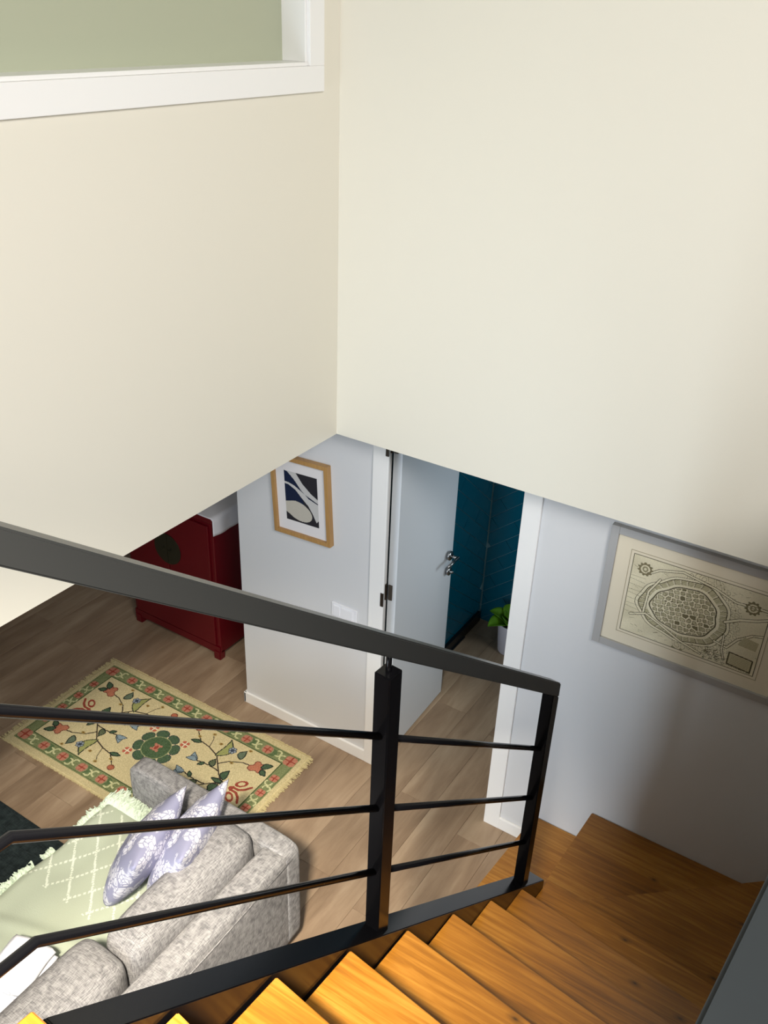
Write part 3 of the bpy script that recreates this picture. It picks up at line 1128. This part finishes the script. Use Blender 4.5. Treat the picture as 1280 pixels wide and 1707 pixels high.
# ------------------------------------------------------------------ rug
RC = (-2.972, 2.513)
HLx, HLy = 0.752, 0.418
cv = Canvas(-HLx, -HLy, HLx, HLy, 0.0034, (206, 190, 144))
CREAM, GREEN, OLIVE, DKG, RED_, PINK, BLUE, NV_, GOLD = (214, 198, 152), (128, 136, 92), (160, 162, 100), (74, 96, 70), (156, 70, 54), (190, 126, 102), (136, 154, 162), (54, 62, 68), (170, 146, 82)
bx, by = 0.718, 0.374         # outer edge of the green border
ix, iy = 0.648, 0.286         # inner field
AX, AY = np.abs(cv.X), np.abs(cv.Y)
cv.put((AX < bx) & (AY < by), GREEN)
cv.put((AX < bx - .007) & (AY < by - .007) & ~((AX < bx - .011) & (AY < by - .011)), (86, 98, 58))
cv.put((AX < ix) & (AY < iy), CREAM)
cv.put(((AX < ix + .006) & (AY < iy + .006)) & ~((AX < ix) & (AY < iy)), (78, 92, 56))


def flower(cx, cy, r, petal, core):
    for a in range(4):
        t = a * math.pi / 2 + math.pi / 4
        cv.ellipse(cx + r * .55 * math.cos(t), cy + r * .55 * math.sin(t), r * .5, r * .5, petal)
    cv.line([(cx - r * .8, cy), (cx + r * .8, cy)], r * .22, core)
    cv.line([(cx, cy - r * .8), (cx, cy + r * .8)], r * .22, core)
    cv.ellipse(cx, cy, r * .25, r * .25, core)


def scroll(cx, cy, sx, sy, horiz):
    c = (208, 206, 156)
    pts = [(-.030, .026), (-.016, .030), (-.004, .020), (-.006, .004), (0.0, -.004), (.006, -.020), (.018, -.028), (.030, -.024)]
    pts2 = [(-.024, -.014), (-.010, -.012), (0, 0), (.012, .010), (.024, .012)]
    for pp in (pts, pts2):
        qq = [(cx + sx * (a if horiz else b), cy + sy * (b if horiz else a)) for a, b in pp]
        cv.line(qq, 0.009, c)


yb = (by + iy) / 2
xb = (bx + ix) / 2
nxs = 8
for i in range(nxs):
    fxp = -0.52 + i * 1.04 / (nxs - 1)
    for s in (-1, 1):
        cv.ellipse(fxp + .034, s * (yb - .004), .030, .028, (92, 112, 72))
        cv.ellipse(fxp, s * yb, .036, .032, (150, 140, 104))
        flower(fxp, s * yb, .030, PINK, RED_)
        if i < nxs - 1:
            scroll(fxp + .52 / (nxs - 1), s * yb, 1, s, True)
for i in range(4):
    fyp = -0.18 + i * 0.12
    for s in (-1, 1):
        flower(s * xb, fyp, .027, PINK, RED_)
        if i < 3:
            scroll(s * xb, fyp + .06, s, 1, False)
for sx in (-1, 1):
    for sy in (-1, 1):
        flower(sx * (xb - .004), sy * (yb - .004), .040, PINK, RED_)
        scroll(sx * (xb - .075), sy * yb, sx, sy, True)
# central medallion
for a in range(8):
    t = a * math.pi / 4 + math.pi / 8
    cv.ellipse(.105 * math.cos(t), .105 * math.sin(t), .040, .030, NV_, t + math.pi / 2)
    cv.ellipse(.105 * math.cos(t), .105 * math.sin(t), .036, .026, DKG, t + math.pi / 2)
cv.ellipse(0, 0, .085, .085, (150, 156, 110))
cv.ellipse(0, 0, .080, .080, (76, 98, 66))
for sx in (-1, 1):
    for sy in (-1, 1):
        flower(sx * .115, sy * .105, .026, (192, 104, 80), (230, 220, 190))
cv.ellipse(0, 0, .018, .026, PINK)
cv.ellipse(0, 0, .010, .016, RED_)
for a in range(4):
    cv.ellipse(.028 * math.cos(a * 1.57 + .8), .028 * math.sin(a * 1.57 + .8), .008, .008, PINK)
STEM = (62, 50, 40)
for sx in (-1, 1):
    for sy in (-1, 1):
        def T(u, v):
            return (sx * u, sy * v)

        def ln(pts, w=.007, c=STEM):
            cv.line([T(*p_) for p_ in pts], w, c)

        def lf(a, b, w, fill, bend=0.0, edge=(36, 44, 38)):
            cv.leaf(*T(*a), *T(*b), w * 1.25, fill, edge, bend * sx * sy, 0.006)
        ln([(.49, .0), (.44, .02), (.40, .055), (.36, .095), (.315, .14), (.24, .165), (.17, .175)])
        ln([(.36, .095), (.40, .14), (.47, .175), (.545, .185)])
        ln([(.40, .055), (.33, .06), (.24, .05)])
        ln([(.17, .175), (.12, .215), (.10, .235)])
        ln([(.24, .165), (.22, .225), (.20, .25)], .004)
        lf((.31, .135), (.31, .275), .045, OLIVE, -.03)
        lf((.44, .185), (.435, .255), .035, (104, 118, 96), .01)
        lf((.46, .02), (.45, .09), .034, DKG, .012)
        lf((.35, .06), (.33, .115), .03, (96, 104, 76), .008)
        lf((.47, .005), (.40, -.0), .02, DKG, .004)
        lf((.18, .17), (.115, .155), .020, DKG)
        lf((.30, .06), (.27, .03), .018, DKG)
        # large red flower with a pair of leaves toward the corner
        bxp, byp = T(.555, .19)
        for du, dv, r in ((0, 0, .03), (.022, .020, .022), (-.022, -.018, .024), (.025, -.012, .02), (-.010, .026, .02)):
            cv.ellipse(bxp + sx * du, byp + sy * dv, r, r * .9, (120, 62, 48))
        for du, dv, r in ((0, 0, .025), (.022, .020, .017), (-.022, -.018, .019), (.025, -.012, .015), (-.010, .026, .015)):
            cv.ellipse(bxp + sx * du, byp + sy * dv, r, r * .9, (190, 120, 92))
        lf((.575, .20), (.625, .245), .028, DKG, .004)
        lf((.585, .19), (.630, .165), .026, DKG, -.003)
        # bud, blue flower, blue tulip, small gold blossoms
        cv.ellipse(*T(.095, .245), .022, .020, (120, 66, 48))
        cv.ellipse(*T(.095, .245), .017, .015, (184, 108, 80))
        u, v = T(.365, .215)
        for a in range(6):
            cv.ellipse(u + .016 * math.cos(a * 1.047), v + .016 * math.sin(a * 1.047), .010, .010, NV_)
            cv.ellipse(u + .016 * math.cos(a * 1.047), v + .016 * math.sin(a * 1.047), .0065, .0065, (150, 160, 172))
        cv.ellipse(u, v, .007, .007, (60, 70, 90))
        cv.leaf(*T(.25, .05), *T(.20, .095), .035, BLUE, NV_, .012 * sx * sy, .004)
        cv.leaf(*T(.25, .05), *T(.185, .035), .032, BLUE, NV_, -.010 * sx * sy, .004)
        for g in ((.20, .258), (.42, .14), (.14, .20), (.28, .22), (.45, .268)):
            cv.ellipse(*T(*g), .012, .009, GOLD)
            cv.ellipse(*T(*g), .005, .005, (120, 80, 40))
    # red ribbon bow at each short end
    for s in (-1, 1):
        cv.ellipse(sx * .565, s * .052, .036, .022, RED_, sx * s * 0.7, .55)
        cv.line([(sx * .54, s * .012), (sx * .575, s * .010), (sx * .605, s * .030), (sx * .625, s * .060)], .014, RED_)
    cv.ellipse(sx * .535, 0, .014, .014, RED_)
cv.noise(9)
xs = np.linspace(-HLx, HLx, cv.w + 1)
ys = np.linspace(-HLy, HLy, cv.h + 1)
X, Y = np.meshgrid(xs, ys)
Zr = 0.010 + 0.0012 * np.sin(X * 23) * np.sin(Y * 31)
edge = np.minimum(HLx - np.abs(X), HLy - np.abs(Y))
Zr = np.where(edge < .004, 0.001, Zr)
me = grid_mesh('rug', np.stack([X, Y, Zr], -1)[:, ::-1], cv.linear()[:, ::-1])
rug = link_mesh('rug', me, M_RUG, None, (RC[0], RC[1], 0))
rug.rotation_euler = (0, 0, math.radians(0.9))
tag(rug, 'cream and green floral needlepoint rug on the plank floor', 'rug')
bm = bmesh.new()
for sx in (-1, 1):
    y = -HLy
    while y < HLy:
        l = rng.uniform(.018, .034)
        dy = rng.uniform(-.008, .008)
        box(bm, (0, -0.0022, 0.002), (l, 0.0022, 0.007), M=Matrix.Translation((sx * (HLx - .003), y, 0)) @ Matrix.Rotation((0 if sx > 0 else math.pi) + dy * 30, 4, 'Z'))
        y += rng.uniform(.005, .008)
for sy in (-1, 1):
    xx = -HLx
    while xx < HLx:
        l = rng.uniform(.003, .009)
        box(bm, (-0.004, 0, 0.002), (0.004, l, 0.009), M=Matrix.Translation((xx, sy * (HLy - .002), 0)) @ Matrix.Rotation(0 if sy > 0 else math.pi, 4, 'Z'))
        xx += rng.uniform(.007, .012)
tag(obj('fringe', bm, M_FRINGE, rug), kind='stuff')

# dark rug in front of the sofa
dr = obj('dark_rug', boxbm((-0.6, -1.2, 0.0), (0.6, 0.0, 0.014), 0.005), M_DARKRUG, None, loc=(-2.95, 1.787, 0.001))
tag(dr, 'dark charcoal woven rug in front of the sofa', 'rug')

# ------------------------------------------------------------------ sofa
SX0, SX1, SY1 = -2.475, -1.575, 2.018
SY0 = 0.15
so = Vector((-2.02, 1.1, 0))
sofa = empty('sofa', so, 'grey linen two-seat sofa seen from above behind the railing', 'sofa')


def soft_box(lo, hi, bevel, seg=4, puff=0.0, sub=0, wob=0.0):
    """Box with rounded edges whose faces swell a little."""
    lo, hi = Vector(lo), Vector(hi)
    bm = bmesh.new()
    box(bm, lo, hi)
    bmesh.ops.subdivide_edges(bm, edges=bm.edges[:], cuts=9, use_grid_fill=True)
    c, h = (lo + hi) / 2, (hi - lo) / 2
    rad = bevel
    for v in bm.verts:
        d = v.co - c
        # round the edges: clamp to an inner box and push out by the radius
        inner = Vector([max(-(h[i] - rad), min(h[i] - rad, d[i])) for i in range(3)])
        ex = d - inner
        if ex.length > 1e-6:
            ex = ex.normalized() * rad
        nd = inner + ex
        if puff:
            f = [1 - min(1, abs(d[i]) / h[i]) ** 2 for i in range(3)]
            for i in range(3):
                j, k_ = [t for t in range(3) if t != i]
                nd[i] += math.copysign(puff * f[j] * f[k_], d[i]) if abs(d[i]) > 0.6 * h[i] else 0
        if wob:
            nv = mnoise.noise_vector((c + nd) * 7.0)
            nd += nv * wob
        v.co = c + nd
    return bm


def sp(name, lo, hi, bevel, puff=0.0, wob=0.0, parent=None):
    bm = soft_box(Vector(lo) - so, Vector(hi) - so, bevel, puff=puff, wob=wob)
    o = obj(name, bm, M_SOFA, parent or sofa, True)
    md = o.modifiers.new('smooth', 'SUBSURF')
    md.levels = md.render_levels = 1
    return o


FT = 0.655
sp('base', (SX0 + .03, SY0 + .02, 0.09), (SX1 - .02, SY1 - .02, 0.27), 0.02)
bf = sp('back_frame', (-1.712, SY0, 0.08), (SX1, SY1 - 0.02, FT), 0.035, 0.004)
sp('arm', (SX0, SY1 - 0.105, 0.08), (SX1 - 0.004, SY1, FT + 0.003), 0.022, 0.003)
sp('arm', (SX0, SY0 - 0.10, 0.08), (SX1 - 0.004, SY0 + 0.005, FT + 0.003), 0.022, 0.003)
ysplit = 1.235
sp('seat_cushion', (SX0 - .03, ysplit - .28, 0.265), (-1.75, SY1 - 0.108, 0.425), 0.03, 0.008)
sp('seat_cushion', (SX0 - .03, SY0 + .01, 0.265), (-1.75, ysplit - .285, 0.425), 0.03, 0.008)
sp('back_cushion', (-1.90, ysplit + .01, 0.43), (-1.712, SY1 - 0.112, 0.735), 0.055, 0.012, 0.006)
sp('back_cushion', (-1.95, 0.42, 0.43), (-1.715, ysplit - .01, 0.735), 0.055, 0.016, 0.006)
# piping seam along the back
bm = tube([Vector((SX1 - .004, SY1 - .06, 0.612)) - so, Vector((SX1 + .002, SY1 - .5, 0.612)) - so, Vector((SX1 - .002, SY0 + .1, 0.612)) - so], 0.0028, 8)
obj('seam', bm, M_SOFA, bf, True)
M_LEG = plain('dark_wood_leg', (36, 28, 24), 0.5)
for lx in (SX0 + .06, SX1 - .06):
    for ly in (SY0 + .04, SY1 - .06):
        bm = bmesh.new()
        cyl(bm, Vector((lx, ly, 0.0)) - so, Vector((lx, ly, 0.095)) - so, 0.018, 12, 0.025)
        obj('leg', bm, M_LEG, sofa)


# throw pillows -------------------------------------------------------------
def pillow(name, size, thick, mat):
    n = 40
    bm = bmesh.new()
    g = {}
    for side in (1, -1):
        for i in range(n + 1):
            for j in range(n + 1):
                u, v = -1 + 2 * i / n, -1 + 2 * j / n
                if side < 0 and (i in (0, n) or j in (0, n)):
                    g[(side, i, j)] = g[(1, i, j)]
                    continue
                t = (max(0, 1 - abs(u) ** 2.2) * max(0, 1 - abs(v) ** 2.2)) ** 0.55
                pu = 1 - 0.075 * (1 - v * v)
                pv = 1 - 0.075 * (1 - u * u)
                wr = 0.006 * mnoise.noise(Vector((u * 4, v * 4, side * 3.0)))
                slump = 1 - 0.20 * (max(0, -u) * max(0, -v)) ** 2.5 - 0.06 * (max(0, u) * max(0, -v)) ** 2.5
                g[(side, i, j)] = bm.verts.new((u * size / 2 * pu * slump, v * size / 2 * pv * slump, side * (t * thick / 2 + wr * t)))
    for side in (1, -1):
        for i in range(n):
            for j in range(n):
                q = [g[(side, i, j)], g[(side, i + 1, j)], g[(side, i + 1, j + 1)], g[(side, i, j + 1)]]
                bm.faces.new(q if side > 0 else q[::-1])
    return bm


def place_pillow(label, centre, rot):
    o = obj('throw_pillow', pillow('throw_pillow', 0.43, 0.16, M_FLORAL), M_FLORAL, None, True)
    o.location = centre
    o.rotation_euler = rot
    tag(o, label, 'pillow', 'floral pillows on the sofa')
    return o


# local x -> along y, local y -> up, local z -> thickness toward -x
def pillow_rot(lean, spin, yaw):
    m = Matrix.Rotation(yaw, 4, 'Z') @ Matrix.Rotation(lean, 4, 'Y') @ Matrix(((0, 0, 1, 0), (1, 0, 0, 0), (0, 1, 0, 0), (0, 0, 0, 1))) @ Matrix.Rotation(spin, 4, 'Z')
    return m.to_euler()


place_pillow('lavender and white floral pillow nearest the green throw', (-2.09, 1.635, 0.635), pillow_rot(math.radians(29), 0.0, math.radians(17)))
place_pillow('lavender and white floral pillow against the grey back cushion', (-1.955, 1.742, 0.660), pillow_rot(math.radians(29), 0.0, math.radians(17)))

# green throw ---------------------------------------------------------------
n, m = 190, 300
TX0, TX1, TY0, TY1 = -2.66, -1.93, 0.45, 1.868
P = np.zeros((n, m, 3))
U = np.linspace(0, 1, n)
V = np.linspace(0, 1, m)
for i in range(n):
    for j in range(m):
        x = TX0 + (TX1 - TX0) * U[i]
        y = TY0 + (TY1 - TY0) * V[j]
        z = 0.442
        ed = SX0 - 0.028
        if x < ed:
            d = ed - x
            a = min(d / 0.05, math.pi / 2 * .92)
            xx = ed - 0.05 * math.sin(a)
            z -= 0.05 * (1 - math.cos(a)) + max(0, d - 0.05 * math.pi / 2 * .92)
            x = xx - 0.012 * math.sin(y * 15) * min(1, d / .08)
        nz_ = mnoise.noise(Vector((x * 5, y * 5, 1.3))) * 0.010 + mnoise.noise(Vector((x * 12, y * 9, 4.3))) * 0.004
        z += max(-0.006, nz_) + 0.008 * math.exp(-((y - 1.22 - (x + 2.3) * .3) / .03) ** 2)
        P[i, j] = (x, y, z)
cv = Canvas(0, 0, TY1 - TY0, TX1 - TX0, 0.0001 + (TY1 - TY0) / (m - 1), (184, 191, 169))
cc = np.empty((n - 1, m - 1, 3))
cc[:] = (184, 191, 169)
xm = TX0 + (TX1 - TX0) * (U[:-1] + U[1:]) / 2
ym = TY0 + (TY1 - TY0) * (V[:-1] + V[1:]) / 2
XM, YM = np.meshgrid(xm, ym, indexing='ij')
s1 = 0.73 * XM + 0.68 * YM
s2 = 0.84 * XM - 0.545 * YM
zone = (YM > 1.38) & (YM < 1.82) & (XM > -2.56)
zone |= (YM < 1.0) & (YM > 0.6)
l1 = (np.abs((s1 / 0.093 + 0.28) % 1 - .5) < 0.050) & (((s2 / 0.012) % 1) < 0.85)
l2 = (np.abs((s2 / 0.097 + 0.20) % 1 - .5) < 0.050) & (((s1 / 0.019) % 1) < 0.60)
cc[zone & (l1 | l2)] = (226, 230, 212)
me = grid_mesh('throw_blanket', P - np.array([-2.3, 1.2, 0.43]), lin(cc))
th = link_mesh('throw_blanket', me, M_THROW, None, (-2.3, 1.2, 0.43))
s = th.modifiers.new('thickness', 'SOLIDIFY')
s.thickness = 0.006
s.offset = 1
tag(th, 'pale green fringed throw with white dashes on the sofa seat', 'blanket')
bm = bmesh.new()


def tassel(p, d, l, r):
    q = Vector(p) - Vector((-2.3, 1.2, 0.43))
    for _ in range(3):
        e = q + Vector(d) * l + Vector((rng.uniform(-.012, .012), rng.uniform(-.012, .012), rng.uniform(-.006, .012)))
        mid = (q + e) / 2 + Vector((rng.uniform(-.008, .008), rng.uniform(-.008, .008), rng.uniform(0.002, .014)))
        cyl(bm, q, mid, r, 5, r * 1.1, False)
        cyl(bm, mid, e, r * 1.1, 5, r * .5, True)


for i in range(0, n):       # far edge: a thick, fluffy double row
    for row_ in range(3):
        tassel(P[i, m - 1 - row_ * 4] + np.array([0, 0, .004 + row_ * .006]), (rng.uniform(-.5, .5), 1, rng.uniform(-.1, .35)), rng.uniform(.035, .06), .0042)
ie = int(np.argmin(np.abs(P[:, m // 2, 0] - (SX0 - 0.060))))
for j in range(0, m):       # front edge: short knotted tassels
    if math.sin(j * 0.23) + math.sin(j * 0.071 + 1) > -0.5:
        tassel(P[ie, j] + np.array([0, 0, .004]), (-1, rng.uniform(-.6, .6), .1), rng.uniform(.012, .03), .0042)
tag(obj('fringe', bm, M_THROW_FR, th), kind='stuff')


# folded towels --------------------------------------------------------------
def folded_towel(name, label, loc, rotz, length, width, layers, gap, thick):
    """A serpentine fold extruded across its width."""
    pts = []
    for k in range(layers):
        z = k * gap
        xs = np.linspace(-length / 2, length / 2, 14)
        if k % 2:
            xs = xs[::-1]
        for x in xs:
            pts.append((x * (1 - 0.015 * k), z + 0.002 * math.sin(x * 40 + k)))
        if k < layers - 1:
            sgn = 1 if k % 2 == 0 else -1
            for a in np.linspace(-80, 80, 7):
                pts.append((sgn * (length / 2 * (1 - 0.015 * k) + gap / 2 * math.cos(math.radians(a))), z + gap / 2 + gap / 2 * math.sin(math.radians(a))))
    m_ = 18
    P_ = np.zeros((len(pts), m_, 3))
    for i, (x, z) in enumerate(pts):
        for j in range(m_):
            y = (j / (m_ - 1) - .5) * width
            P_[i, j] = (x + .003 * math.sin(y * 30 + z * 90), y * (1 + .03 * math.sin(i * .9)), z + thick / 2 + .003 * math.sin(y * 22 + x * 14) * (z / (gap * layers)))
    me_ = grid_mesh(name, P_)
    o = link_mesh(name, me_, M_TOWEL, None, loc)
    o.rotation_euler = (0, 0, rotz)
    s_ = o.modifiers.new('thickness', 'SOLIDIFY')
    s_.thickness = thick
    s_.offset = 0
    tag(o, label, 'towel', 'white towels on the sofa')
    return o


folded_towel('folded_towel', 'white folded towel lying flat under another on the throw', (-2.17, 1.00, 0.456), math.radians(80), 0.30, 0.23, 3, 0.014, 0.011)
folded_towel('folded_towel', 'thick white folded towel on top of the towel stack', (-2.15, 1.065, 0.502), math.radians(12), 0.17, 0.19, 4, 0.015, 0.012)
